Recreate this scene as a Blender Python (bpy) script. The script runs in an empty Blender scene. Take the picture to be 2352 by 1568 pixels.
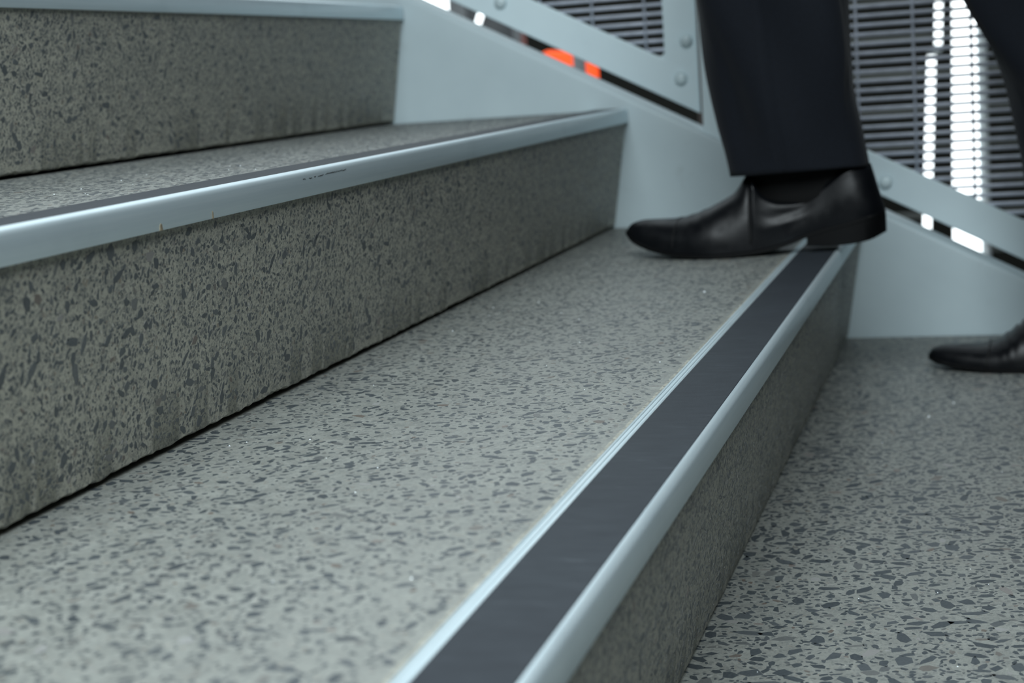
import bpy, bmesh, math, random
import numpy as np
from mathutils import Vector, Matrix

# ------------------------------------------------------------------ camera, sky, lights, exposure
sc = bpy.context.scene
COL = sc.collection
random.seed(7)
G, R = 0.325, 0.1686            # going and rise of the flight
M_SL = R / G                    # slope of the flight

CAM_P = Vector((0.17489, -2.32863, 0.23190))
YAW, PIT, ROL = -0.290375, 0.161041, -0.0712246
cam_d = bpy.data.cameras.new('camera')
cam = bpy.data.objects.new('camera', cam_d)
COL.objects.link(cam)
fwd = Vector((math.sin(YAW) * math.cos(PIT), math.cos(YAW) * math.cos(PIT), -math.sin(PIT)))
rgt = Vector((math.cos(YAW), -math.sin(YAW), 0.0))
upv = rgt.cross(fwd)
r2 = rgt * math.cos(ROL) + upv * math.sin(ROL)
u2 = upv * math.cos(ROL) - rgt * math.sin(ROL)
rot = Matrix((r2, u2, -fwd)).transposed().to_4x4()
cam.matrix_world = Matrix.Translation(CAM_P) @ rot
cam_d.sensor_width = 36.0
cam_d.lens = 3794.69 / 2352.0 * 36.0
cam_d.clip_start = 0.02
cam_d.dof.use_dof = True
cam_d.dof.focus_distance = 1.17
cam_d.dof.aperture_fstop = 8.0
sc.camera = cam

world = bpy.data.worlds.new('sky')
sc.world = world
world.use_nodes = True
bg = world.node_tree.nodes['Background']
bg.inputs['Color'].default_value = (0.84, 0.95, 1.0, 1)
bg.inputs['Strength'].default_value = 1.35

# broad area light added above the near side, placed for its falloff
ld = bpy.data.lights.new('near_side_fill', 'AREA')
ld.shape = 'RECTANGLE'
ld.size, ld.size_y = 1.6, 1.2
ld.energy = 66
ld.color = (0.86, 0.96, 1.0)
lo = bpy.data.objects.new('near_side_fill', ld)
COL.objects.link(lo)
lo.location = (0.2, -2.5, 1.5)
lo.rotation_euler = (0.5, 0.08, 0)

sc.view_settings.view_transform = 'Standard'
sc.view_settings.look = 'None'
sc.view_settings.gamma = 1.0
sc.view_settings.exposure = 0.0
sc.view_settings.use_curve_mapping = False

# ------------------------------------------------------------------ helpers
def empty(name, loc, label, cat, group=None):
    o = bpy.data.objects.new(name, None)
    COL.objects.link(o)
    o.location = loc
    o.empty_display_size = 0.05
    o['label'] = label
    o['category'] = cat
    if group:
        o['group'] = group
    return o


def wloc(o):
    v = Vector((0, 0, 0))
    while o is not None:
        v += o.location
        o = o.parent
    return v


def mesh(name, verts, faces, mat, parent=None, smooth=False, kind=None, label=None, bevel=0.0, seg=2, ang=0.6):
    """one mesh object; verts are world coordinates"""
    off = wloc(parent) if parent is not None else Vector((0, 0, 0))
    me = bpy.data.meshes.new(name)
    me.from_pydata([(v[0] - off.x, v[1] - off.y, v[2] - off.z) for v in verts], [], faces)
    me.update()
    bm = bmesh.new()
    bm.from_mesh(me)
    if bevel > 0:
        bmesh.ops.recalc_face_normals(bm, faces=bm.faces)
        es = [e for e in bm.edges if len(e.link_faces) == 2 and e.calc_face_angle(0) > ang]
        bmesh.ops.bevel(bm, geom=es, offset=bevel, segments=seg, profile=0.5, affect='EDGES', clamp_overlap=True)
    bmesh.ops.recalc_face_normals(bm, faces=bm.faces)
    bm.to_mesh(me)
    bm.free()
    if smooth:
        for p in me.polygons:
            p.use_smooth = True
    me.materials.append(mat)
    o = bpy.data.objects.new(name, me)
    COL.objects.link(o)
    if parent is not None:
        o.parent = parent
    if kind:
        o['kind'] = kind
    if label:
        o['label'] = label
    if smooth == 'auto':
        try:
            me.set_sharp_from_angle(angle=0.7)
        except Exception:
            pass
    return o


def extrude_y(prof, y0, y1, ny=1):
    """closed (x, z) profile extruded along y"""
    n = len(prof)
    V, F = [], []
    for k in range(ny + 1):
        y = y0 + (y1 - y0) * k / ny
        V += [(x, y, z) for x, z in prof]
    for k in range(ny):
        for i in range(n):
            j = (i + 1) % n
            F.append((k * n + i, k * n + j, (k + 1) * n + j, (k + 1) * n + i))
    F.append(tuple(range(n)))
    F.append(tuple(ny * n + i for i in range(n))[::-1])
    return V, F


def prism_y(poly, y0, y1):
    return extrude_y(poly, y0, y1)


def box(x0, x1, y0, y1, z0, z1):
    return extrude_y([(x0, z0), (x1, z0), (x1, z1), (x0, z1)], y0, y1)


def tube(p0, p1, r, n=8):
    p0, p1 = Vector(p0), Vector(p1)
    d = (p1 - p0).normalized()
    a = d.orthogonal().normalized()
    b = d.cross(a)
    V, F = [], []
    for p in (p0, p1):
        for i in range(n):
            t = 2 * math.pi * i / n
            V.append(tuple(p + a * math.cos(t) * r + b * math.sin(t) * r))
    for i in range(n):
        j = (i + 1) % n
        F.append((i, j, n + j, n + i))
    F.append(tuple(range(n))[::-1])
    F.append(tuple(range(n, 2 * n)))
    return V, F


def polytube(pts, r, n=6):
    V, F = [], []
    m = len(pts)
    for k, p in enumerate(pts):
        p = Vector(p)
        d = (Vector(pts[min(k + 1, m - 1)]) - Vector(pts[max(k - 1, 0)])).normalized()
        a = d.orthogonal().normalized() if abs(d.z) > 0.9 else d.cross(Vector((0, 0, 1))).normalized()
        b = d.cross(a)
        for i in range(n):
            t = 2 * math.pi * i / n
            V.append(tuple(p + a * math.cos(t) * r + b * math.sin(t) * r))
    for k in range(m - 1):
        for i in range(n):
            j = (i + 1) % n
            F.append((k * n + i, k * n + j, (k + 1) * n + j, (k + 1) * n + i))
    F.append(tuple(range(n))[::-1])
    F.append(tuple((m - 1) * n + i for i in range(n)))
    return V, F


def interp(tab, x):
    xs = [t[0] for t in tab]
    ys = [t[1] for t in tab]
    return float(np.interp(x, xs, ys))


def smooth_tab(tab, x):
    """monotone-ish Catmull interpolation through a table"""
    if x <= tab[0][0]:
        return tab[0][1]
    if x >= tab[-1][0]:
        return tab[-1][1]
    for i in range(len(tab) - 1):
        if tab[i][0] <= x <= tab[i + 1][0]:
            break
    x0, y0 = tab[i]
    x1, y1 = tab[i + 1]
    h = x1 - x0
    def sl(k):
        a = max(k - 1, 0)
        b = min(k + 1, len(tab) - 1)
        return (tab[b][1] - tab[a][1]) / max(tab[b][0] - tab[a][0], 1e-9)
    m0, m1 = sl(i) * h, sl(i + 1) * h
    t = (x - x0) / h
    return (2*t**3 - 3*t**2 + 1)*y0 + (t**3 - 2*t**2 + t)*m0 + (-2*t**3 + 3*t**2)*y1 + (t**3 - t**2)*m1


# ------------------------------------------------------------------ materials
class NT:
    def __init__(self, name):
        self.m = bpy.data.materials.new(name)
        self.m.use_nodes = True
        self.t = self.m.node_tree
        self.b = self.t.nodes['Principled BSDF']

    def n(self, typ, **kw):
        nd = self.t.nodes.new(typ)
        for k, v in kw.items():
            if k.startswith('i_'):
                nd.inputs[k[2:].replace('_', ' ')].default_value = v
            else:
                setattr(nd, k, v)
        return nd

    def l(self, a, b):
        self.t.links.new(a, b)

    def ramp(self, fac, stops):
        r = self.n('ShaderNodeValToRGB')
        while len(r.color_ramp.elements) < len(stops):
            r.color_ramp.elements.new(0.5)
        for e, (p, c) in zip(r.color_ramp.elements, stops):
            e.position = p
            e.color = c if len(c) == 4 else (*c, 1)
        self.l(fac, r.inputs['Fac'])
        return r.outputs['Color']

    def mix(self, fac, a, b, typ='MIX'):
        m = self.n('ShaderNodeMix', data_type='RGBA', blend_type=typ)
        if isinstance(fac, (int, float)):
            m.inputs[0].default_value = fac
        else:
            self.l(fac, m.inputs[0])
        for s, v in ((6, a), (7, b)):
            if isinstance(v, tuple):
                m.inputs[s].default_value = (*v, 1) if len(v) == 3 else v
            else:
                self.l(v, m.inputs[s])
        return m.outputs[2]

    def math(self, op, a, b=None):
        m = self.n('ShaderNodeMath', operation=op)
        for s, v in ((0, a), (1, b)):
            if v is None:
                continue
            if isinstance(v, (int, float)):
                m.inputs[s].default_value = v
            else:
                self.l(v, m.inputs[s])
        return m.outputs[0]

    def bump(self, h, s, d):
        bp = self.n('ShaderNodeBump')
        bp.inputs['Strength'].default_value = s
        bp.inputs['Distance'].default_value = d
        self.l(h, bp.inputs['Height'])
        self.l(bp.outputs['Normal'], self.b.inputs['Normal'])

    def set(self, **kw):
        for k, v in kw.items():
            k = k.replace('_', ' ')
            if isinstance(v, (int, float, tuple)):
                self.b.inputs[k].default_value = (*v, 1) if isinstance(v, tuple) and len(v) == 3 else v
            else:
                self.l(v, self.b.inputs[k])


def simple(name, col, rough=0.5, metal=0.0, noise=0.0, scale=20.0, spec=0.5):
    t = NT(name)
    t.set(Roughness=rough, Metallic=metal, Specular_IOR_Level=spec)
    if noise:
        co = t.n('ShaderNodeTexCoord').outputs['Object']
        nz = t.n('ShaderNodeTexNoise')
        nz.inputs['Scale'].default_value = scale
        nz.inputs['Detail'].default_value = 6
        t.l(co, nz.inputs['Vector'])
        a = tuple(c * (1 - noise) for c in col)
        b = tuple(min(1, c * (1 + noise)) for c in col)
        t.set(Base_Color=t.ramp(nz.outputs['Fac'], [(0.3, a), (0.7, b)]))
    else:
        t.set(Base_Color=col)
    return t.m


def emission(name, col, s):
    t = NT(name)
    t.set(Base_Color=(0.8, 0.8, 0.8), Emission_Color=col, Emission_Strength=s)
    return t.m


def concrete(name, base, fine=1.0):
    """ground concrete matrix: sand-size dark grains, soft blotches, faint stains"""
    t = NT(name)
    co = t.n('ShaderNodeTexCoord').outputs['Object']
    big = t.n('ShaderNodeTexNoise', i_Scale=5.0, i_Detail=4.0)
    t.l(co, big.inputs['Vector'])
    med = t.n('ShaderNodeTexNoise', i_Scale=60.0, i_Detail=5.0)
    t.l(co, med.inputs['Vector'])
    c0 = t.ramp(big.outputs['Fac'], [(0.3, tuple(c * 0.86 for c in base)), (0.7, tuple(c * 1.1 for c in base))])
    c1 = t.mix(0.5, c0, t.ramp(med.outputs['Fac'], [(0.35, tuple(c * 0.8 for c in base)), (0.65, tuple(c * 1.15 for c in base))]))
    # warm rusty blotches
    st = t.n('ShaderNodeTexNoise', i_Scale=14.0, i_Detail=3.0)
    t.l(co, st.inputs['Vector'])
    stf = t.ramp(st.outputs['Fac'], [(0.66, (0, 0, 0)), (0.8, (0.35, 0.35, 0.35))])
    c1 = t.mix(stf, c1, (base[0] * 0.85, base[1] * 0.72, base[2] * 0.55))
    # small grains: angular cells of two sizes, some of them dark stone
    wob = t.n('ShaderNodeTexNoise', i_Scale=260.0, i_Detail=2.0)
    t.l(co, wob.inputs['Vector'])
    wv = t.n('ShaderNodeVectorMath', operation='SCALE')
    t.l(wob.outputs['Color'], wv.inputs[0])
    wv.inputs['Scale'].default_value = 0.0035
    ad = t.n('ShaderNodeVectorMath', operation='ADD')
    t.l(co, ad.inputs[0])
    t.l(wv.outputs[0], ad.inputs[1])
    col = c1
    for sc_, thr, edge, dark in ((330.0, 0.50, 0.10, 0.36), (620.0, 0.55, 0.08, 0.5)):
        v = t.n('ShaderNodeTexVoronoi', feature='F1', i_Scale=sc_)
        t.l(ad.outputs[0], v.inputs['Vector'])
        e = t.n('ShaderNodeTexVoronoi', feature='DISTANCE_TO_EDGE', i_Scale=sc_)
        t.l(ad.outputs[0], e.inputs['Vector'])
        sp = t.n('ShaderNodeSeparateColor')
        t.l(v.outputs['Color'], sp.inputs[0])
        pick = t.math('LESS_THAN', sp.outputs[0], thr)
        ins = t.math('GREATER_THAN', e.outputs['Distance'], edge)
        f = t.math('MULTIPLY', t.math('MULTIPLY', pick, ins), fine)
        gr = t.ramp(sp.outputs[1], [(0.0, (0.075, 0.085, 0.088)), (0.6, (0.13, 0.142, 0.142)), (0.9, (0.2, 0.2, 0.185)), (0.97, (0.17, 0.12, 0.08)), (1.0, (0.5, 0.5, 0.48))])
        col = t.mix(f, col, t.mix(dark, gr, col))
    t.set(Base_Color=col, Roughness=0.5, Specular_IOR_Level=0.45)
    rr = t.ramp(med.outputs['Fac'], [(0.3, (0.40,) * 3), (0.7, (0.6,) * 3)])
    t.l(rr, t.b.inputs['Roughness'])
    t.bump(med.outputs['Fac'], 0.12, 0.0008)
    return t.m


def chip_mat(name, g=1.0):
    t = NT(name)
    at = t.n('ShaderNodeAttribute', attribute_name='tint')
    c = t.ramp(at.outputs['Fac'], [(0.0, (0.037, 0.047, 0.055)), (0.45, (0.053, 0.066, 0.075)), (0.80, (0.085, 0.098, 0.106)),
                                   (0.92, (0.20, 0.20, 0.185)), (0.96, (0.16, 0.115, 0.085)), (1.0, (0.42, 0.42, 0.41))])
    co = t.n('ShaderNodeTexCoord').outputs['Object']
    nz = t.n('ShaderNodeTexNoise', i_Scale=500.0, i_Detail=3.0)
    t.l(co, nz.inputs['Vector'])
    c = t.mix(1.0, c, (g, g, g), 'MULTIPLY') if g <= 1 else t.mix(0.16 * (g - 1) / 0.4, c, (0.5, 0.5, 0.46))
    c = t.mix(0.35, c, t.ramp(nz.outputs['Fac'], [(0.3, (0.035, 0.042, 0.047)), (0.7, (0.115, 0.127, 0.132))]))
    t.set(Base_Color=c, Roughness=0.42, Specular_IOR_Level=0.4)
    return t.m


M_tread = concrete('ground_concrete', (0.262, 0.272, 0.250), 0.6)
M_riser = concrete('riser_concrete', (0.385, 0.378, 0.318))
M_chip = chip_mat('aggregate_stone')
M_chip_r = chip_mat('riser_aggregate_stone', 1.25)
M_gap_block = simple('dark_gap_block', (0.012, 0.011, 0.009), 0.9)


def alu_mat():
    t = NT('aluminium_nosing')
    co = t.n('ShaderNodeTexCoord').outputs['Object']
    mp = t.n('ShaderNodeMapping')
    mp.inputs['Scale'].default_value = (60, 1.2, 60)
    t.l(co, mp.inputs['Vector'])
    nz = t.n('ShaderNodeTexNoise', i_Scale=8.0, i_Detail=5.0)
    t.l(mp.outputs[0], nz.inputs['Vector'])
    n2 = t.n('ShaderNodeTexNoise', i_Scale=9.0, i_Detail=5.0)
    t.l(co, n2.inputs['Vector'])
    base = t.ramp(nz.outputs['Fac'], [(0.3, (0.68, 0.80, 0.85)), (0.7, (0.74, 0.85, 0.89))])
    base = t.mix(t.ramp(n2.outputs['Fac'], [(0.55, (0, 0, 0)), (0.8, (0.4,) * 3)]), base, (0.44, 0.53, 0.57))
    # small rust runs and a dark hairline scratch on the front face
    sx = t.n('ShaderNodeSeparateXYZ')
    t.l(co, sx.inputs[0])
    t.set(Base_Color=base, Metallic=0.55, Roughness=0.36)
    return t.m


M_alu = alu_mat()
M_rust = simple('rust_run', (0.25, 0.21, 0.145), 0.8, noise=0.4, scale=300)
M_scratch = simple('dark_scratch', (0.03, 0.03, 0.03), 0.8)


def grip_mat():
    t = NT('grip_insert')
    co = t.n('ShaderNodeTexCoord').outputs['Object']
    mp = t.n('ShaderNodeMapping')
    mp.inputs['Scale'].default_value = (18, 70, 30)
    mp.inputs['Rotation'].default_value = (0, 0, 0.25)
    t.l(co, mp.inputs['Vector'])
    nz = t.n('ShaderNodeTexNoise', i_Scale=2.0, i_Detail=8.0, i_Roughness=0.7)
    t.l(mp.outputs[0], nz.inputs['Vector'])
    n2 = t.n('ShaderNodeTexNoise', i_Scale=9.0, i_Detail=4.0)
    t.l(co, n2.inputs['Vector'])
    a = t.ramp(nz.outputs['Fac'], [(0.35, (0.022, 0.027, 0.034)), (0.62, (0.034, 0.041, 0.050)), (0.80, (0.10, 0.11, 0.125))])
    b = t.mix(t.ramp(n2.outputs['Fac'], [(0.4, (0, 0, 0)), (0.7, (0.5,) * 3)]), a, (0.022, 0.026, 0.033))
    t.set(Base_Color=b, Roughness=0.58, Specular_IOR_Level=0.3)
    f = t.n('ShaderNodeTexNoise', i_Scale=900.0, i_Detail=2.0)
    t.l(co, f.inputs['Vector'])
    t.bump(f.outputs['Fac'], 0.25, 0.0004)
    return t.m


M_grip = grip_mat()


def paint_mat(name, k):
    t = NT(name)
    co = t.n('ShaderNodeTexCoord').outputs['Object']
    nz = t.n('ShaderNodeTexNoise', i_Scale=7.0, i_Detail=6.0)
    t.l(co, nz.inputs['Vector'])
    n2 = t.n('ShaderNodeTexNoise', i_Scale=22.0, i_Detail=6.0, i_Roughness=0.6)
    t.l(co, n2.inputs['Vector'])
    c = t.ramp(nz.outputs['Fac'], [(0.3, (0.55 * k, 0.66 * k, 0.70 * k)), (0.65, (0.61 * k, 0.725 * k, 0.76 * k))])
    c = t.mix(t.ramp(n2.outputs['Fac'], [(0.62, (0, 0, 0)), (0.80, (0.5,) * 3)]), c, (0.40, 0.47, 0.48))
    t.set(Base_Color=c, Roughness=0.42)
    f = t.n('ShaderNodeTexNoise', i_Scale=40.0, i_Detail=3.0)
    t.l(co, f.inputs['Vector'])
    t.bump(f.outputs['Fac'], 0.08, 0.003)
    return t.m


M_paint = paint_mat('white_stringer_paint', 0.92)
M_rail = paint_mat('white_railing_paint', 1.22)
M_wire = simple('grey_mesh_wire', (0.58, 0.62, 0.71), 0.45, 0.1, noise=0.15, scale=60)
M_bolt = simple('painted_bolt', (0.60, 0.72, 0.75), 0.35, noise=0.22, scale=70)

# ------------------------------------------------------------------ setting
def structure(name, V, F, mat):
    o = mesh(name, V, F, mat)
    o['kind'] = 'structure'
    return o


M_wall = simple('dark_wall', (0.018, 0.019, 0.014), 0.8, noise=0.25, scale=1.5)
M_floor = simple('dark_floor', (0.035, 0.036, 0.033), 0.7, noise=0.2, scale=2)
M_ceil = simple('ceiling_blocker', (0.10, 0.105, 0.105), 0.8)
structure('wall_back', *prism_y([(-6, -2), (5.2, -2), (5.2, 2.7), (0.7, 2.7), (0.7, 2.1), (-6, 2.1)], 5.0, 5.2), M_wall)
structure('wall_front_blocker', *box(-6, 6, -6.2, -6.0, -2.0, 2.7), M_wall)  # unseen, added to close off sky light from the near side
structure('wall_right_blocker', *box(5.0, 5.2, -6, 5.2, -2.0, 2.7), M_wall)  # unseen, added to cut the sky light reaching the risers
structure('wall_left', *box(-6.2, -6.0, -6, 5.2, -2.0, 2.7), M_wall)
structure('floor', *box(-6, 6, -6, 5.2, -2.1, -2.0), M_floor)
cv = [(-6.2, -6.2), (5.2, -6.2), (5.2, 5.2), (0.7, 5.2), (0.7, 0.5), (-6.2, 0.5)]  # unseen roof outline, its opening shaped to steer the sky light
structure('ceiling_blocker', [(x, y, 2.7) for x, y in cv] + [(x, y, 2.9) for x, y in cv],
          [(5, 4, 3, 2, 1, 0), (6, 7, 8, 9, 10, 11)] + [(i, (i + 1) % 6, 6 + (i + 1) % 6, 6 + i) for i in range(6)], M_ceil)

# ------------------------------------------------------------------ stair steps
Y_NEAR, Y_END = -2.75, -0.004


def chips_mesh(name, length, width, to3, dens, seed, rmin=0.0015, rmax=0.0070, pw=1.9):
    """flush stone chips: thin irregular prisms scattered by dart throwing on a length x width sheet.
    to3(u, v, h) maps sheet coordinates and height to local coordinates"""
    rnd = random.Random(seed)
    cell = 0.012
    grid = {}
    V, F, T = [], [], []
    n = int(length * width * dens)
    for _ in range(n):
        r = rmin * (1 - rnd.random()) ** (-1 / pw)
        if r > rmax:
            r = rnd.uniform(0.55, 1.0) * rmax
        placed = False
        for _try in range(5):
            u, v = rnd.uniform(0.004, length - 0.004), rnd.uniform(0.004, width - 0.004)
            gu, gv = int(u / cell), int(v / cell)
            ok = True
            for a in (-1, 0, 1):
                for b in (-1, 0, 1):
                    for (pu, pv, pr) in grid.get((gu + a, gv + b), ()):
                        if (pu - u) ** 2 + (pv - v) ** 2 < (0.80 * (pr + r)) ** 2:
                            ok = False
                            break
                    if not ok:
                        break
                if not ok:
                    break
            if ok:
                placed = True
                break
        if not placed:
            continue
        grid.setdefault((gu, gv), []).append((u, v, r))
        k = rnd.choice((4, 5, 5, 6, 6, 7))
        asp = rnd.uniform(1.0, 2.5)
        th = rnd.uniform(0, math.pi)
        ca, sa = math.cos(th), math.sin(th)
        a0 = rnd.uniform(0, 6.28)
        pts = []
        for i in range(k):
            t = a0 + 2 * math.pi * (i + rnd.uniform(-0.36, 0.36)) / k
            q = r * rnd.uniform(0.70, 1.12)
            x, y = q * math.cos(t) * math.sqrt(asp), q * math.sin(t) / math.sqrt(asp)
            pts.append((u + x * ca - y * sa, v + x * sa + y * ca))
        pts = [(min(max(pu, 0.0004), length - 0.0004), min(max(pv, 0.0004), width - 0.0004)) for pu, pv in pts]
        s = len(V)
        for pu, pv in pts:
            V.append(to3(pu, pv, -0.0004))
        for pu, pv in pts:
            V.append(to3(u + (pu - u) * 0.96, v + (pv - v) * 0.96, 0.00012))
        tint = rnd.random()
        if tint > 0.90:
            tint = rnd.uniform(0.9, 1.0) if rnd.random() < 0.6 else rnd.uniform(0, 0.8)
        F.append(tuple(range(s + k, s + 2 * k)))
        T.append(tint)
        for i in range(k):
            j = (i + 1) % k
            F.append((s + i, s + j, s + k + j, s + k + i))
            T.append(tint)
    me = bpy.data.meshes.new(name)
    me.from_pydata(V, [], F)
    me.attributes.new('tint', 'FLOAT', 'FACE').data.foreach_set('value', T)
    me.materials.append(M_chip)
    me.update()
    return me


X_RB = -0.0286                 # riser foot lies this far behind the nosing line
GAP = 0.0034
step = empty('stair_step', (0, 0, 0), 'grey ground concrete stair step under the front shoe', 'stair step', 'concrete steps of the flight')
# tread slab
tread_prof = [(-0.405, -0.062), (-0.060, -0.062), (-0.060, 0.0), (-0.405, 0.0)]
tr = mesh('tread', *extrude_y(tread_prof, Y_NEAR, Y_END), M_tread, step)
# riser: raked front face, rough foot
rng = np.random.default_rng(3)
NY = 520
ys = np.linspace(Y_NEAR, Y_END, NY)


def noise1(n, sc_, rg):
    k = max(4, int(n / sc_))
    return np.interp(np.linspace(0, k - 1, n), np.arange(k), rg.normal(0, 1, k))


e1 = noise1(NY, 1.0, rng) * 0.00045 + noise1(NY, 4, rng) * 0.00022
e2 = noise1(NY, 2, rng) * 0.0005
RX_T, RZ_T = -0.0035, -0.0185
V, F = [], []
for k in range(NY):
    y = float(ys[k])
    zb = -R + GAP + float(e1[k])
    c = 0.0022 + abs(float(e2[k]))
    slope = (RX_T - X_RB) / (RZ_T - (-R))
    xb = X_RB + slope * (zb + R)
    ring = [(-0.060, 0.0), (-0.0535, 0.0), (-0.0535, RZ_T), (RX_T, RZ_T)]
    for q in (0.33, 0.66):
        zz = RZ_T + (zb + c - RZ_T) * q
        ring.append((RX_T + slope * (zz - RZ_T), zz))
    ring += [(xb + slope * c, zb + c), (xb - 0.0011 + e2[k], zb + 0.0012), (xb - 0.006, zb), (xb - 0.045, zb), (-0.060, -0.062)]
    V += [(a, y, b) for a, b in ring]
NR = len(ring)
for k in range(NY - 1):
    for i in range(NR):
        j = (i + 1) % NR
        F.append((k * NR + i, k * NR + j, (k + 1) * NR + j, (k + 1) * NR + i))
F.append(tuple(range(NR)))
F.append(tuple((NY - 1) * NR + i for i in range(NR))[::-1])
ri = mesh('riser', V, F, M_riser, step, smooth='auto')
jt = mesh('gap_blocker', *extrude_y([(-0.058, -R), (-0.043, -R), (-0.043, -R + 0.012), (-0.058, -R + 0.012)], Y_NEAR, Y_END), M_gap_block, step)  # dark strip added behind the riser foot to stop light leaking through
# stone chips
LEN = 2.0                       # chips over the stretch of the step seen close by
me = chips_mesh('aggregate', LEN, 0.298, lambda u, v, h: (-0.0605 - v, -0.006 - u, h), 19000, 11, 0.0013, 0.0056, 1.9)
ag = bpy.data.objects.new('aggregate', me)
COL.objects.link(ag)
ag.parent = tr
ag['kind'] = 'stuff'
sl = Vector((RX_T - X_RB, 0, RZ_T + R))
sL = sl.length
sd = sl / sL
nrm = Vector((sd.z, 0, -sd.x))


def riser_map(u, v, h):
    p = Vector((X_RB, 0, -R)) + sd * (v + GAP + 0.004) + nrm * h
    return (p.x, -0.006 - u, p.z)


me = chips_mesh('aggregate', LEN, sL - GAP - 0.0045, riser_map, 42000, 29, 0.00095, 0.0058, 2.05)
ag2 = bpy.data.objects.new('aggregate', me)
COL.objects.link(ag2)
ag2.parent = ri
me.materials[0] = M_chip_r
ag2['kind'] = 'stuff'
# nosing extrusion
np_ = [(-0.0575, -0.0010), (-0.0575, 0.0001), (-0.0570, 0.0006), (-0.0553, 0.0009), (-0.0548, 0.0003), (-0.0541, 0.0003), (-0.0536, 0.0009),
       (-0.0520, 0.0010), (-0.0515, 0.0004), (-0.0508, 0.0004), (-0.0503, 0.0010), (-0.0487, 0.0010), (-0.0482, 0.0007),
       (-0.0482, -0.0012), (-0.0036, -0.0012), (-0.0036, 0.0016)]
for i in range(9):
    a = math.pi / 2 * (1 - i / 8)
    np_.append((-0.0050 + 0.0050 * math.cos(a) + 0.0006, -0.0028 + 0.0050 * math.sin(a)))
np_ += [(0.0006, -0.0180), (0.0002, -0.0185), (-0.0032, -0.0185), (-0.0034, -0.0040), (-0.0575, -0.0040)]
ns = mesh('nosing', *extrude_y(np_, Y_NEAR, Y_END - 0.001), M_alu, step, smooth='auto', label='aluminium nosing with rounded lip')
gp = [(-0.0480, -0.0011), (-0.0046, -0.0011), (-0.0046, 0.0012), (-0.0054, 0.0018), (-0.0470, 0.0019), (-0.0480, 0.0013)]
gi = mesh('grip_insert', *extrude_y(gp, Y_NEAR, Y_END - 0.001), M_grip, ns, label='black anti-slip insert')


def copy_tree(o, parent=None):
    c = o.copy()
    COL.objects.link(c)
    if parent is not None:
        c.parent = parent
    for ch in list(o.children):
        copy_tree(ch, c)
    return c


step_kids_labels = {
    -1: 'lower concrete step whose tread carries the rear shoe at the right edge',
    1: 'second concrete step up, its pale nosing crossing the left half of the photo',
    2: 'topmost concrete step in view, cut by the upper edge at the left',
}
steps = {0: step}
for k in (-1, 1, 2):
    c = copy_tree(step)
    c.location = (-k * G, 0, k * R)
    c['label'] = step_kids_labels[k]
    if k == -1:                 # this tread shows larger, denser stones
        for ch in c.children:
            for g in ch.children:
                if g.name.startswith('aggregate') and ch.name.startswith('tread'):
                    g.data = chips_mesh('aggregate', LEN, 0.298, lambda u, v, h: (-0.0605 - v, -0.006 - u, h), 25000, 17, 0.0014, 0.0088, 1.2)
    steps[k] = c
step['label'] = 'middle concrete step with black grip strip, the front shoe standing on it'

# stains of the second nosing, small loose specks
n1 = [ch for ch in steps[1].children if ch.name.startswith('nosing')][0]
xf = -G + 0.00075
def face_pt(y, z):
    return (xf, y, z)
def stain(pts, mat, name, par, x=xf):
    mesh(name, [(x + 0.00015, y, z) for y, z in pts] + [(x - 0.0004, y, z) for y, z in pts],
         [tuple(range(len(pts)))] + [(i, (i + 1) % len(pts), len(pts) + (i + 1) % len(pts), len(pts) + i) for i in range(len(pts))], mat, par)
z0 = R - 0.0184
stain([(-1.4045, z0), (-1.4005, z0), (-1.401, z0 + 0.0035), (-1.4025, z0 + 0.0045), (-1.404, z0 + 0.003)], M_rust, 'rust_run', n1)
stain([(-1.3312, z0), (-1.3290, z0), (-1.3293, z0 + 0.004), (-1.330, z0 + 0.005), (-1.3308, z0 + 0.003)], M_rust, 'rust_run', n1)
rs = random.Random(5)
pts = []
V, F = [], []
y = -1.185
while y < -1.09:
    dy = rs.uniform(0.001, 0.005)
    zc = R - 0.0046 + (y + 1.14) * 0.012 + rs.uniform(-0.0004, 0.0004)
    if rs.random() < 0.75:
        w = rs.uniform(0.0001, 0.00028)
        s = len(V)
        for yy, zz in ((y, zc - w), (y + dy, zc - w * 0.6 + 0.0002), (y + dy, zc + w), (y, zc + w * 0.5)):
            V.append((xf + 0.0002, yy, zz))
        for yy, zz in ((y, zc - w), (y + dy, zc - w), (y + dy, zc + w), (y, zc + w)):
            V.append((xf - 0.0004, yy, zz))
        F += [(s, s + 1, s + 2, s + 3), (s, s + 1, s + 5, s + 4), (s + 2, s + 3, s + 7, s + 6)]
    y += dy
mesh('scratch', V, F, M_scratch, n1)

M_grit = simple('pale_grit', (0.75, 0.80, 0.82), 0.4)


def grit(st, spots):
    V, F = [], []
    rg_ = random.Random(31)
    for (x, y, z, q) in spots:
        b_ = len(V)
        n_ = 6
        for i in range(n_):
            a_ = 2 * math.pi * i / n_
            V.append((x + q * rg_.uniform(.6, 1.2) * math.cos(a_), y + q * rg_.uniform(.6, 1.2) * math.sin(a_), z - 0.0002))
        V.append((x, y, z + q * 0.8))
        F += [(b_ + i, b_ + (i + 1) % n_, b_ + n_) for i in range(n_)]
        F.append(tuple(b_ + i for i in range(n_))[::-1])
    mesh('grit', V, F, M_grit, st, kind='stuff')


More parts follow.
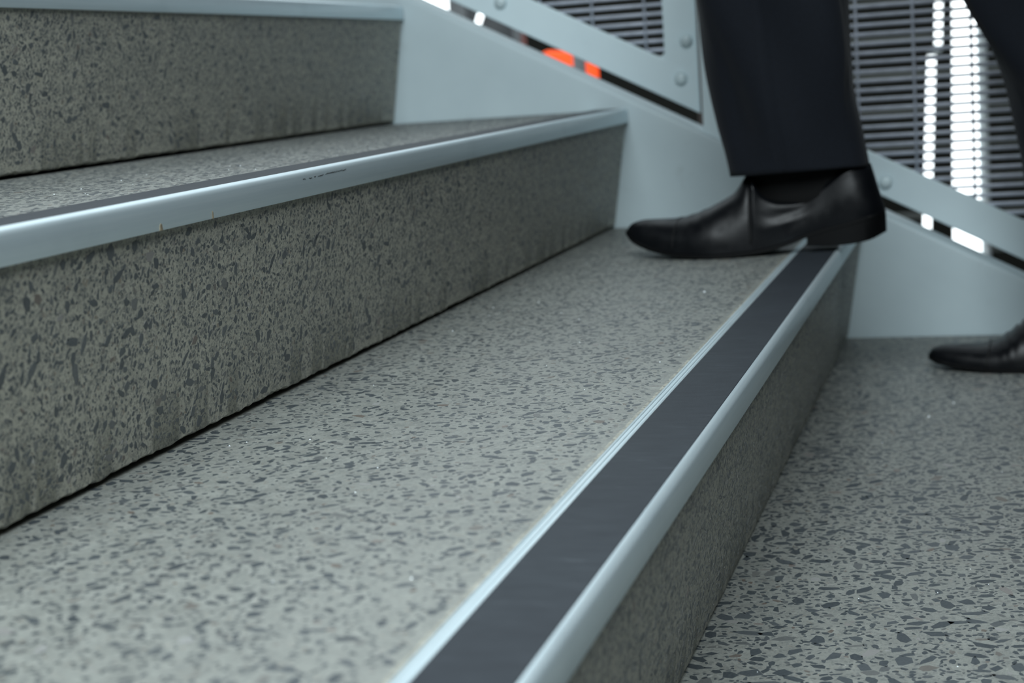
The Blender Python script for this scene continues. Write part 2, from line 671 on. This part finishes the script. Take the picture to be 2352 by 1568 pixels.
rg2 = random.Random(12)
zt_ = 0.0002
grit(steps[0], [(-.0172, -1.52, .0010, .0006), (-.0130, -1.49, .0010, .0005), (-.030, -1.46, .0010, .0005), (-.0050, -1.505, .0012, .0008), (-.109, -.69, zt_, .0016)]
     + [(rg2.uniform(-.32, -.07), rg2.uniform(-1.7, -.4), zt_, rg2.uniform(.0004, .0009)) for _ in range(34)])
grit(steps[1], [(-G + rg2.uniform(-.20, -.07), rg2.uniform(-1.45, -.75), R + zt_, rg2.uniform(.0004, .0008)) for _ in range(22)])
grit(steps[-1], [(G - .225, -.52, -R + zt_, .0022), (G - .20, -.45, -R + zt_, .0012)]
     + [(G - rg2.uniform(.1, .32), rg2.uniform(-1.3, -.3), -R + zt_, rg2.uniform(.0004, .0010)) for _ in range(14)])

# ------------------------------------------------------------------ stringer
C_T = 0.0172                    # top of stringer above the nosing line
Xa, Xb = -1.45, 1.05
def off(x, c):
    return c - M_SL * x
strg = empty('stair_stringer', (0, 0, 0), 'white painted steel stringer closing the ends of the concrete steps', 'stringer')
web = [(Xa, off(Xa, C_T)), (Xa, off(Xa, C_T - 0.42)), (Xb, off(Xb, C_T - 0.42)), (Xb, off(Xb, C_T))]
# web and top flange in one bent plate: profile across y, extruded along the slope
def along(prof, x0, x1):
    n = len(prof)
    V = [(x0, y, off(x0, c)) for y, c in prof] + [(x1, y, off(x1, c)) for y, c in prof]
    F = [(i, (i + 1) % n, n + (i + 1) % n, n + i) for i in range(n)]
    F += [tuple(range(n))[::-1], tuple(range(n, 2 * n))]
    return V, F
rad = 0.0065
pr = []
for i in range(9):
    a = math.pi - (math.pi / 2) * i / 8
    pr.append((rad + rad * math.cos(a), C_T - rad + rad * math.sin(a)))
pr += [(0.066, C_T), (0.066, C_T - 0.009), (0.0115, C_T - 0.009), (0.0105, C_T - 0.43), (0.0008, C_T - 0.43), (0.0008, C_T - 0.060), (0.0, C_T - 0.046)]
mesh('web', *along(pr, Xa, Xb), M_paint, strg, smooth='auto')
prb = [(0.0, C_T - 0.43), (0.066, C_T - 0.43), (0.066, C_T - 0.44), (0.0, C_T - 0.44)]
mesh('bottom_flange', *along(prb, Xa, Xb), M_paint, strg)
# flat post standing on the stringer
PX0, PX1 = -0.2185, -0.1700
fr = 0.006
post = [(PX0, 0.72), (PX0, off(PX0, C_T) + fr)]
for i in range(1, 5):
    a = math.pi * 0.35 * i / 4
    post.append((PX0 - fr * (1 - math.cos(a)), off(PX0, C_T) + fr * (1 - math.sin(a) * 1.15)))
post += [(PX0 - 0.006, off(PX0 - 0.006, C_T) - 0.004), (PX1 + 0.006, off(PX1 + 0.006, C_T) - 0.004), (PX1, off(PX1, C_T) + fr), (PX1, 0.72)]
mesh('post', *prism_y(post, 0.0045, 0.0145), M_rail, strg, bevel=0.0012, ang=0.9)

# ------------------------------------------------------------------ balustrade panels
def bolt(x, z, par, y=0.016, r=0.0092):
    V, F = [], []
    n = 16
    prof = [(r, 0.0), (r, 0.0035), (r * 0.9, 0.0055), (r * 0.62, 0.0072), (r * 0.3, 0.0080)]
    for rr, h in prof:
        for i in range(n):
            t = 2 * math.pi * i / n
            V.append((x + rr * math.cos(t), y - h, z + rr * math.sin(t)))
    for k in range(len(prof) - 1):
        for i in range(n):
            j = (i + 1) % n
            F.append((k * n + i, k * n + j, (k + 1) * n + j, (k + 1) * n + i))
    F.append(tuple((len(prof) - 1) * n + i for i in range(n)))
    F.append(tuple(range(n))[::-1])
    b = mesh('bolt', V, F, M_bolt, par, smooth=True)
    # hexagonal socket washer plate under the head
    return b


FY0, FY1 = 0.0165, 0.0245
C_LO, C_HI = 0.0395, 0.0945


def panel(x0, x1, top, label, bolts, vx0, zoff):
    p = empty('balustrade_panel', (x1, FY0, off(x1, C_LO)), label, 'railing panel', 'mesh infill panels of the balustrade')
    W = 0.047
    rail = [(x0, off(x0, C_LO)), (x1, off(x1, C_LO)), (x1, off(x1, C_HI)), (x0, off(x0, C_HI))]
    mesh('bottom_rail', *prism_y(rail, FY0, FY1), M_rail, p, bevel=0.002, ang=0.9)
    for a, b in ((x0, x0 + W), (x1 - W, x1)):
        pts = [(a, off(a, C_HI - 0.002)), (b, off(b, C_HI - 0.002)), (b, off(b, top)), (a, off(a, top))]
        mesh('side_rail', *prism_y(pts, FY0, FY1), M_rail, p, bevel=0.0015, ang=0.9)
    tl = [(x0, off(x0, top)), (x1, off(x1, top)), (x1, off(x1, top + 0.055)), (x0, off(x0, top + 0.055))]
    mesh('top_rail', *prism_y(tl, FY0, FY1), M_rail, p, bevel=0.002, ang=0.9)
    # rounded weld in the acute lower corner
    xi = x1 - W
    zi = off(xi, C_HI)
    q = 0.011
    pts = [(xi + 0.002, zi - 0.003), (xi + 0.002, zi + q)]
    for i in range(1, 6):
        t = i / 5
        bx = (1 - t) ** 2 * xi + 2 * t * (1 - t) * (xi - 0.0012) + t * t * (xi - q)
        bz = (1 - t) ** 2 * (zi + q) + 2 * t * (1 - t) * (zi + 0.0026) + t * t * (off(xi - q, C_HI))
        pts.append((bx, bz))
    pts.append((xi - q, off(xi - q, C_HI) - 0.003))
    mesh('corner_weld', *prism_y(pts, FY0 + 0.0006, FY1 - 0.0006), M_rail, p)
    for bx, bz in bolts:
        bolt(bx, bz, p, y=FY0)
    # horizontal wires at 12.7 mm, vertical wires at 76 mm
    zlo = off(x1, C_HI) - 0.03
    k0 = math.ceil((zlo - zoff) / 0.0127)
    proto = None
    z = zoff + k0 * 0.0127
    zmax = off(x1, top) + 0.02
    while z < off(x0, top):
        xs_ = max((C_HI - 0.010 - z) / M_SL, x0 + W * 0.4)
        xe = min((top + 0.02 - z) / M_SL, x1 - W * 0.5)
        if z > 0.46:
            break
        if xe - xs_ > 0.006:
            mesh('horizontal_wire', *tube((xs_, 0.0305, z), (xe, 0.0305, z), 0.0025, 8), M_wire, p, smooth=True)
        z += 0.0127
    x = vx0
    while x > x0 + W:
        x -= 0.0762
    x += 0.0762
    while x < x1 - W:
        mesh('vertical_wire', *tube((x, 0.0262, off(x, C_HI) - 0.012), (x, 0.0262, off(x, top) + 0.012), 0.0019, 8), M_wire, p, smooth=True)
        x += 0.0762
    return p


pan1 = panel(-1.06, -0.2238, 0.52, 'white framed wire mesh panel left of the post, above the upper steps', [(-0.2489, 0.2065), (-0.2385, 0.2587), (-0.5062, 0.3331)], -0.2982, 0.2360)
pan2 = panel(-0.1640, 0.66, 0.52, 'white framed wire mesh panel right of the post, behind the trouser legs', [(0.0296, 0.0464), (-0.139, 0.13), (-0.139, 0.18)], -0.0043, 0.2360)

# ------------------------------------------------------------------ glowing strips and shapes beyond the balustrade
M_glow = emission('glowing_white', (0.90, 0.98, 1.0), 3.2)  # emissive white shared by the bright strips beyond the mesh
M_case = simple('grey_casing', (0.48, 0.53, 0.55), 0.5)
M_dgrey = simple('dark_grey_panel', (0.16, 0.17, 0.18), 0.6, noise=0.1, scale=3)
M_lgrey = simple('light_grey_post', (0.42, 0.44, 0.46), 0.5)
YB = 2.0


def slab_x(pb, pt, w, y0, y1):
    """leaning upright box: bottom (x, z), top (x, z), width"""
    return prism_y([(pb[0], pb[1]), (pb[0] + w, pb[1]), (pt[0] + w, pt[1]), (pt[0], pt[1])], y0, y1)


lb = empty('glowing_box', (0.09, YB, -2.0), 'broad upright glowing white box behind the mesh at the right', 'light')  # emissive box for a broad bright strip
mesh('casing', *prism_y([(0.040, -2.0), (0.158, -2.0), (0.164, 0.62), (0.086, 0.62)], YB + 0.012, YB + 0.12), M_case, lb, bevel=0.003)
mesh('glowing_face', *prism_y([(0.062, -0.62), (0.138, -0.62), (0.1375, 0.60), (0.0885, 0.60)], YB, YB + 0.014), M_glow, lb, bevel=0.003)

def glowing_tube(x0, z0, x1, z1, r, y, label):  # emissive tubes for narrow bright strips
    t = empty('glowing_tube', (x0, y, z0), label, 'light', 'narrow glowing white tubes')
    mesh('tube', *tube((x0, y, z0), (x1, y, z1), r, 14), M_glow, t, smooth=True)
    d = (Vector((x1, y, z1)) - Vector((x0, y, z0))).normalized()
    for a, b in (((x0, y, z0), -0.018), ((x1, y, z1), 0.018)):
        p = Vector(a)
        mesh('end_cap', *tube(p, p + d * b, r * 1.05, 14), M_case, t, smooth=True)
    return t


glowing_tube(-0.012, -0.56, 0.029, 0.199, 0.0095, YB, 'longer narrow glowing white tube left of the glowing box')
glowing_tube(0.0445, 0.225, 0.058, 0.56, 0.0085, YB + 0.05, 'shorter narrow glowing white tube, higher than the long tube beside it')
glowing_tube(-1.170, 0.32, -1.118, 0.445, 0.0075, YB, 'slanting glowing white tube in the gap at the upper left')
# horizontal bands put in to imitate moire with a farther mesh
M_band = simple('grey_band', (0.17, 0.185, 0.175), 0.6)
lv = empty('moire_bands', (0, 2.4, -2.0), 'dim grey horizontal slat set imitating moire from a farther mesh', 'moire bands')
for k in range(14):
    z = -0.44 + k * 0.0985
    mesh('band', *prism_y([(-0.62, z - 0.007), (1.2, z - 0.007), (1.2, z + 0.007), (-0.62, z + 0.007)], 2.40, 2.44), M_band, lv)
for x in (-0.62, 1.2):
    mesh('upright', *box(x - 0.02, x + 0.02, 2.44, 2.48, -2.0, 1.1), M_band, lv)

# emissive orange slab, bollard, panel
t_or = NT('glowing_orange')
t_or.set(Base_Color=(0.8, 0.15, 0.04), Emission_Color=(1.0, 0.095, 0.022), Emission_Strength=1.25)
la = empty('orange_slab', (-0.90, 2.1, -2.0), 'glowing orange slab seen in the gap under the left mesh panel', 'lamp')
dome = [(-1.035, 0.06), (-0.862, 0.06), (-0.862, 0.256), (-0.868, 0.262), (-0.88, 0.268), (-0.94, 0.277), (-0.985, 0.283), (-1.02, 0.27), (-1.035, 0.24)]
mesh('lens', *prism_y(dome, 2.08, 2.16), t_or.m, la, bevel=0.006)  # the emissive slab
mesh('base', *box(-1.02, -0.87, 2.09, 2.15, -0.02, 0.062), M_case, la, bevel=0.004)
mesh('stand', *tube((-0.93, 2.12, -2.0), (-0.93, 2.12, -0.015), 0.02, 12), M_case, la, smooth=True)
bo = empty('bollard', (-0.88, 1.98, -2.0), 'slim grey bollard standing in front of the orange slab', 'post')
mesh('shaft', *tube((-0.8725, 1.98, -2.0), (-0.8725, 1.98, 0.31), 0.0172, 14), M_lgrey, bo, smooth=True)
mesh('cap', *tube((-0.8725, 1.98, 0.31), (-0.8725, 1.98, 0.325), 0.019, 14), M_case, bo, smooth=True)
sg = empty('sign_stand', (-1.2, 2.1, -2.0), 'dark grey board with pale edge posts at the upper left gap', 'board')
mesh('board', *box(-1.205, -1.072, 2.08, 2.11, -0.4, 0.9), M_dgrey, sg)
mesh('edge_post', *box(-1.072, -1.050, 2.06, 2.11, -2.0, 0.95), M_lgrey, sg)
mesh('edge_post', *box(-1.250, -1.205, 2.06, 2.11, -2.0, 0.95), M_lgrey, sg)
lw = empty('glowing_box', (-1.31, 2.1, -2.0), 'glowing white box at the far upper left, beside the dark grey board', 'light')  # emissive box for the bright patch beside the board
mesh('casing', *box(-1.36, -1.252, 2.10, 2.2, -2.0, 1.0), M_case, lw, bevel=0.003)
mesh('glowing_face', *box(-1.345, -1.258, 2.088, 2.102, -0.5, 0.95), M_glow, lw, bevel=0.003)

# ------------------------------------------------------------------ the person on the stairs
def wool(name, col):
    t = NT(name)
    co = t.n('ShaderNodeTexCoord').outputs['Object']
    mp = t.n('ShaderNodeMapping')
    mp.inputs['Scale'].default_value = (900, 900, 350)
    t.l(co, mp.inputs['Vector'])
    nz = t.n('ShaderNodeTexNoise', i_Scale=1.0, i_Detail=2.0)
    t.l(mp.outputs[0], nz.inputs['Vector'])
    t.set(Base_Color=t.ramp(nz.outputs['Fac'], [(0.3, tuple(c * 0.75 for c in col)), (0.7, tuple(c * 1.3 for c in col))]), Roughness=0.85, Specular_IOR_Level=0.25)
    t.b.inputs['Sheen Weight'].default_value = 0.05
    t.b.inputs['Sheen Roughness'].default_value = 0.5
    t.bump(nz.outputs['Fac'], 0.15, 0.0005)
    return t.m


M_wool = wool('dark_navy_wool', (0.0028, 0.0046, 0.0086))
M_sock = wool('black_sock', (0.0015, 0.0016, 0.0018))
t = NT('black_leather')
co = t.n('ShaderNodeTexCoord').outputs['Object']
nz = t.n('ShaderNodeTexNoise', i_Scale=45.0, i_Detail=5.0)
t.l(co, nz.inputs['Vector'])
t.set(Base_Color=(0.0030, 0.0036, 0.0048), Roughness=0.40, Specular_IOR_Level=0.25)
t.l(t.ramp(nz.outputs['Fac'], [(0.35, (0.30,) * 3), (0.7, (0.48,) * 3)]), t.b.inputs['Roughness'])
t.bump(nz.outputs['Fac'], 0.10, 0.002)
M_leather = t.m
M_sole = simple('black_sole', (0.0022, 0.0024, 0.0028), 0.5, spec=0.22)
M_seam = simple('black_seam', (0.002, 0.002, 0.002), 0.7)
M_skin = simple('skin', (0.45, 0.28, 0.2), 0.5)

FEET = {'front': (-0.253, -0.374, 0.0010), 'rear': (0.0915, -0.238, -R + 0.0006)}
person = empty('person', (-0.02, -0.32, 0.0), 'person in dark trousers and black pointed shoes climbing the steps', 'person')

TOP = [(0, .0335), (.003, .0388), (.010, .0424), (.0205, .0447), (.042, .0447), (.063, .0452), (.0845, .0500), (.111, .0608), (.1326, .0735), (.1465, .0925), (.152, .0975)]
TOPL = [(.152, .0965), (.1585, .0870), (.166, .0740), (.178, .0660), (.193, .0622), (.214, .0623), (.232, .0717), (.278, .0988), (.306, .1000)]
BOT = [(0, .0275), (.0058, .0212), (.024, .0122), (.0556, .0040), (.085, .0008), (.103, 0), (.1447, .0011), (.1758, .0050), (.200, .0120), (.2157, .0180), (.26, .0290), (.305, .0385)]
HEELB = [(.2175, .0087), (.252, .0080), (.287, .0122), (.305, .0191)]
WID = [(0, .0055), (.003, .0125), (.010, .0185), (.022, .0255), (.045, .0350), (.075, .0430), (.105, .0475), (.13, .0455), (.16, .0395), (.20, .0335), (.24, .0320), (.27, .0315), (.288, .0270), (.298, .0190), (.3035, .0090), (.305, .0030)]


def shoe(kind, label):
    fx, fy, fz = FEET[kind]
    rear = kind == 'rear'

    def zt(x):
        v = smooth_tab(TOP, x) if x <= .152 else smooth_tab(TOPL, x)
        if rear:
            v -= 0.0155 * min(1, max(0, (.128 - x) / .045))
        return v

    def zb(x):
        v = smooth_tab(BOT, x)
        if rear and x < .11:
            v *= 0.45
        return v
    SOLE = 0.0048
    xs_ = [0.0, .0015, .004, .008] + list(np.linspace(.014, .150, 44)) + [.1535, .156, .159, .162, .165, .168] + list(np.linspace(.172, .284, 34)) + [.289, .293, .297, .3, .3025, .3045, .305]
    N = 15                       # columns per half
    V, F = [], []

    def shear(x, z):
        w = min(1, max(0, (x - .20) / .085))
        return x - w * max(0, z - .045) * 0.27 + w * max(0, .045 - z) * 0.0
    for x in xs_:
        hw = smooth_tab(WID, x)
        b = zb(x) + SOLE
        tp = max(zt(x), b + 0.002)
        ring = []
        opened = x > .154
        for j in range(2 * N + 1):
            s = j / N - 1         # -1 .. 1
            sg_ = -1 if s < 0 else 1
            a = 1 - abs(s)        # 0 at sole edge, 1 at the middle
            if not opened:
                ph = a * math.pi / 2
                ex = 0.80 if x > 0.03 else 0.9
                yy = hw * math.cos(ph) ** ex if ph < math.pi / 2 - 1e-6 else 0.0
                zz = b + (tp - b) * math.sin(ph) ** 0.85
                # instep ridge: narrower towards the throat
                k = min(1, max(0, (x - .09) / .06))
                yy *= 1 - 0.28 * k * math.sin(ph) ** 1.5
                xx = x
                if rear:          # creases over the ball of the foot
                    c = math.exp(-((x - .103) / .02) ** 2) * math.sin(ph)
                    zz += 0.0016 * c * math.sin(x * 620 + 2.5 * s) + 0.0010 * c * math.sin(x * 1150 - 5 * s)
                else:
                    c = math.exp(-((x - .085) / .02) ** 2) * math.sin(ph)
                    zz += 0.0005 * c * math.sin(x * 420 + 2 * s)
            else:
                if a < 0.62:
                    q = a / 0.62
                    zz = b + (tp - b) * q
                    yy = hw * (1.0 + 0.05 * math.sin(math.pi * min(1, q * 1.3)) - 0.20 * q ** 1.6)
                    c = math.exp(-((x - .190) / .022) ** 2)
                    yy += 0.0020 * c * math.sin(q * 17 - (x - .19) * 60) * math.exp(-((q - .62) / .3) ** 2)
                else:
                    q = (a - 0.62) / 0.38
                    yt = hw * (0.80)
                    yy = yt * (1 - q) - (0.0022 * (1 - q) if q > 0 else 0)
                    zz = tp + 0.0006 - 0.045 * min(1, q * 2.2) * min(1, (tp - b) / 0.045)
                    zz = max(zz, b + 0.004)
                xx = x
            ring.append((fx + shear(xx, zz), fy + sg_ * yy, fz + zz))
        V += ring
    n = 2 * N + 1
    for i in range(len(xs_) - 1):
        for j in range(n - 1):
            F.append((i * n + j, i * n + j + 1, (i + 1) * n + j + 1, (i + 1) * n + j))
    F.append(tuple(range(n)))
    F.append(tuple((len(xs_) - 1) * n + j for j in range(n))[::-1])
    up = mesh('shoe', V, F, M_leather, person, smooth=True, label=label)
    # sole
    V, F = [], []
    xs2 = [-.0012, .0012, .004, .009] + list(np.linspace(.015, .286, 50)) + [.291, .296, .3, .303, .3055]
    for x in xs2:
        xc = min(max(x, 0), .305)
        hw = smooth_tab(WID, xc) + 0.0022 * (1 if x < .2 else 0.5)
        b = zb(xc)
        for (yy, zz) in ((hw * 0.94, b), (hw, b + 0.0012), (hw, b + SOLE - 0.0006), (hw * 0.96, b + SOLE + 0.0006), (-hw * 0.96, b + SOLE + 0.0006), (-hw, b + SOLE - 0.0006), (-hw, b + 0.0012), (-hw * 0.94, b)):
            V.append((fx + x, fy + yy, fz + zz))
    for i in range(len(xs2) - 1):
        for j in range(8):
            k = (j + 1) % 8
            F.append((i * 8 + j, i * 8 + k, (i + 1) * 8 + k, (i + 1) * 8 + j))
    F.append(tuple(range(8)))
    F.append(tuple((len(xs2) - 1) * 8 + j for j in range(8))[::-1])
    mesh('sole', V, F, M_sole, up, smooth='auto')
    # heel block
    V, F = [], []
    xs3 = [.2175, .2176] + list(np.linspace(.222, .288, 16)) + [.293, .2975, .3015, .304, .3058]
    for x in xs3:
        xc = min(x, .305)
        hw = smooth_tab(WID, xc) + 0.0012
        b, tp = smooth_tab(HEELB, xc), zb(xc) + 0.0006
        for (yy, zz) in ((hw * 0.95, b), (hw * 0.985, b + 0.001), (hw, tp), (-hw, tp), (-hw * 0.985, b + 0.001), (-hw * 0.95, b)):
            V.append((fx + x, fy + yy, fz + zz))
    for i in range(len(xs3) - 1):
        for j in range(6):
            k = (j + 1) % 6
            F.append((i * 6 + j, i * 6 + k, (i + 1) * 6 + k, (i + 1) * 6 + j))
    F.append(tuple(range(6)))
    F.append(tuple((len(xs3) - 1) * 6 + j for j in range(6))[::-1])
    mesh('heel', V, F, M_sole, up, smooth='auto')
    # seams: toe cap line and side seam
    def surf(x, a, out=0.0002):
        ph = a * math.pi / 2
        hw = smooth_tab(WID, x)
        b = zb(x) + SOLE
        tp = zt(x)
        k = min(1, max(0, (x - .09) / .06))
        yy = hw * math.cos(ph) ** 0.80 * (1 - 0.28 * k * math.sin(ph) ** 1.5)
        return yy + out * math.cos(ph), b + (tp - b) * math.sin(ph) ** 0.85 + out * math.sin(ph)
    cx = 0.074 if rear else 0.066
    pts = []
    for i in range(25):
        s = -1 + 2 * i / 24
        a = 1 - abs(s) * 0.97
        yy, zz = surf(cx - 0.006 * (1 - a), a)
        pts.append((fx + cx - 0.006 * (1 - a), fy + (yy if s > 0 else -yy), fz + zz))
    mesh('cap_seam', *polytube(pts, 0.0006 if not rear else 0.0009), M_seam, up, smooth=True)
    for sg_ in (-1, 1):
        pts = []
        for i in range(10):
            a = 0.04 + 0.5 * i / 9
            x = .1535
            yy, zz = surf(x, a, 0.0004)
            pts.append((fx + x, fy + sg_ * yy, fz + zz))
        mesh('side_seam', *polytube(pts, 0.0008), M_seam, up, smooth=True)
    # sock
    V, F = [], []
    n = 28
    rows = [(.045, .170, .268, .026), (.066, .156, .277, .0285), (.084, .152, .279, .0280), (.10, .151, .277, .029), (.125, .165, .270, .033), (.16, .180, .262, .034), (.24, .170, .268, .040)]
    for z, xa, xb, hw in rows:
        for i in range(n):
            t_ = 2 * math.pi * i / n
            V.append((fx + (xa + xb) / 2 - (xb - xa) / 2 * math.cos(t_), fy + hw * math.sin(t_), fz + z))
    for k in range(len(rows) - 1):
        for i in range(n):
            j = (i + 1) % n
            F.append((k * n + i, k * n + j, (k + 1) * n + j, (k + 1) * n + i))
    F.append(tuple(range(n))[::-1])
    F.append(tuple((len(rows) - 1) * n + i for i in range(n)))
    mesh('sock', V, F, M_sock, person, smooth=True)
    return up


shoe('front', 'black leather shoe on the middle step')
shoe('rear', 'black leather shoe on the lower step')

# legs: (z, x front, x back, half width, y centre)
LEG_F = [(.0945, -.1245, .0335, .055, -.374), (.125, -.1285, .0290, .056, -.374), (.1518, -.1325, .0262, .057, -.374), (.1875, -.1380, .0222, .059, -.374), (.2236, -.1440, .0215, .062, -.373),
         (.29, -.1535, .0190, .066, -.372), (.36, -.164, .012, .068, -.370), (.44, -.176, -.004, .070, -.368), (.52, -.180, -.018, .073, -.365), (.62, -.150, .030, .082, -.355),
         (.74, -.105, .105, .092, -.340), (.86, -.060, .180, .098, -.330)]
LEG_R = [(-.064, .2180, .376, .055, -.238), (-.01, .2125, .371, .057, -.238), (.0413, .2085, .366, .058, -.238), (.1045, .2035, .358, .060, -.238), (.1887, .1850, .345, .064, -.238),
         (.279, .1445, .315, .068, -.238), (.36, .108, .285, .072, -.238), (.45, .072, .262, .078, -.236), (.58, .030, .235, .088, -.234), (.72, -.020, .212, .095, -.234), (.86, -.060, .190, .098, -.238)]


def lerp_leg(tab, z):
    return [smooth_tab([(r_[0], r_[k]) for r_ in tab], z) for k in range(1, 5)]


def leg_loft(tab, seed, V, F, fold):
    n = 96
    z0, z1 = tab[0][0], tab[-1][0]
    zs = list(np.linspace(z0, z0 + 0.30, 40)) + list(np.linspace(z0 + 0.33, z1, 22))
    base = len(V)
    rnd = random.Random(seed)
    ph = [rnd.uniform(0, 6.28) for _ in range(8)]
    # inner hem ring first
    rings = [(zs[0] + 0.03, 0.985), (zs[0], 0.985)] + [(z, 1.0) for z in zs]
    for ri_, (z, f) in enumerate(rings):
        xa, xb, hw, yc = lerp_leg(tab, z)
        cx, rx = (xa + xb) / 2, (xb - xa) / 2
        for i in range(n):
            a = 2 * math.pi * i / n     # 0 = back (+x), pi = front (-x), 3pi/2 = near side (-y)
            ca, sa = math.cos(a), math.sin(a)
            e = 2.35
            q = (abs(ca) ** e + abs(sa) ** e) ** (-1 / e)
            # pressed crease front and back
            cr = math.exp(-((a - math.pi) / 0.12) ** 2) * 0.012 + (math.exp(-(a / 0.12) ** 2) + math.exp(-((a - 2 * math.pi) / 0.12) ** 2)) * 0.010
            q *= 1 + cr - 0.0
            w = min(1, max(0, (z - z0) / 0.05))
            u = (z - z0)
            d = 0.0030 * math.sin(2 * a + ph[0] + u * 9) + 0.0026 * math.sin(3 * a + ph[1] - u * 16) + 0.0020 * math.sin(5 * a + ph[2] + u * 23)
            d *= (0.45 + 0.55 * w) * fold * 2.1
            # side seam groove
            sa_ = math.exp(-((a - 1.5 * math.pi + fold * 0.12) / 0.028) ** 2) * 0.0026
            zz = z
            if ri_ <= 2:
                zz += 0.004 * math.cos(a) * 0.6 + 0.003 * abs(math.sin(a))
            rr = 1 + (d - sa_) / 0.07
            V.append((cx + rx * q * f * ca * (rr if abs(ca) < 0.8 else 1 + (rr - 1) * 0.4), yc + hw * q * f * sa * rr, zz))
    m = len(rings)
    for k in range(m - 1):
        for i in range(n):
            j = (i + 1) % n
            F.append((base + k * n + i, base + k * n + j, base + (k + 1) * n + j, base + (k + 1) * n + i))
    return base, m, n


V, F = [], []
bF, mF, nF = leg_loft(LEG_F, 4, V, F, 1.0)
bR, mR, nR = leg_loft(LEG_R, 9, V, F, 1.0)
F.append(tuple(bF + (mF - 1) * nF + i for i in range(nF)))
F.append(tuple(bR + (mR - 1) * nR + i for i in range(nR)))
# seat and waistband
n = 48
base = len(V)
for z, cx, rx, cy, ry in ((.76, .06, .125, -.285, .150), (.82, .06, .140, -.285, .172), (.90, .06, .135, -.285, .175), (.98, .055, .118, -.285, .165), (1.04, .05, .112, -.285, .158)):
    for i in range(n):
        a = 2 * math.pi * i / n
        V.append((cx + rx * math.cos(a), cy + ry * math.sin(a), z))
for k in range(4):
    for i in range(n):
        j = (i + 1) % n
        F.append((base + k * n + i, base + k * n + j, base + (k + 1) * n + j, base + (k + 1) * n + i))
F.append(tuple(base + i for i in range(n))[::-1])
F.append(tuple(base + 4 * n + i for i in range(n)))
mesh('trousers', V, F, M_wool, person, smooth=True, label='dark navy wool trousers with a pressed crease')

# the body inside the clothes: feet, legs and hips in one skin surface
def body():
    def f(kind, x, z, dy=0.0):
        a = FEET[kind]
        return (a[0] + x, a[1] + dy, a[2] + z)
    P = [(.05, -.285, .90), (.05, -.285, 1.00)]
    rad_ = [(.11), (.10)]
    E = [(0, 1)]
    for kind, knee, hipy in (('front', (-.095, -.366, .50), -.34), ('rear', (.195, -.238, .37), -.235)):
        s = len(P)
        P.extend([(.06, hipy, .82), ((.06 + knee[0]) / 2, (hipy + knee[1]) / 2, (.82 + knee[2]) / 2), knee,
                  tuple((Vector(knee) * 0.55 + Vector(f(kind, .222, .10)) * 0.45)), f(kind, .222, .11), f(kind, .232, .052), f(kind, .16, .045), f(kind, .10, .024), f(kind, .06, .022)])
        rad_.extend([.078, .066, .050, .048, .030, .021, .022, .010, .008])
        E.append((0, s))
        E.extend([(s + i, s + i + 1) for i in range(8)])
    me = bpy.data.meshes.new('body')
    off_ = person.location
    me.from_pydata([tuple(Vector(p) - off_) for p in P], E, [])
    o = bpy.data.objects.new('body', me)
    COL.objects.link(o)
    o.parent = person
    me.materials.append(M_skin)
    md = o.modifiers.new('skin', 'SKIN')
    sv = me.skin_vertices[0].data
    for i, r_ in enumerate(rad_):
        sv[i].radius = (r_, r_)
        sv[i].use_root = (i == 0)
    ss = o.modifiers.new('sub', 'SUBSURF')
    ss.levels = 1
    ss.render_levels = 1
    return o


body()
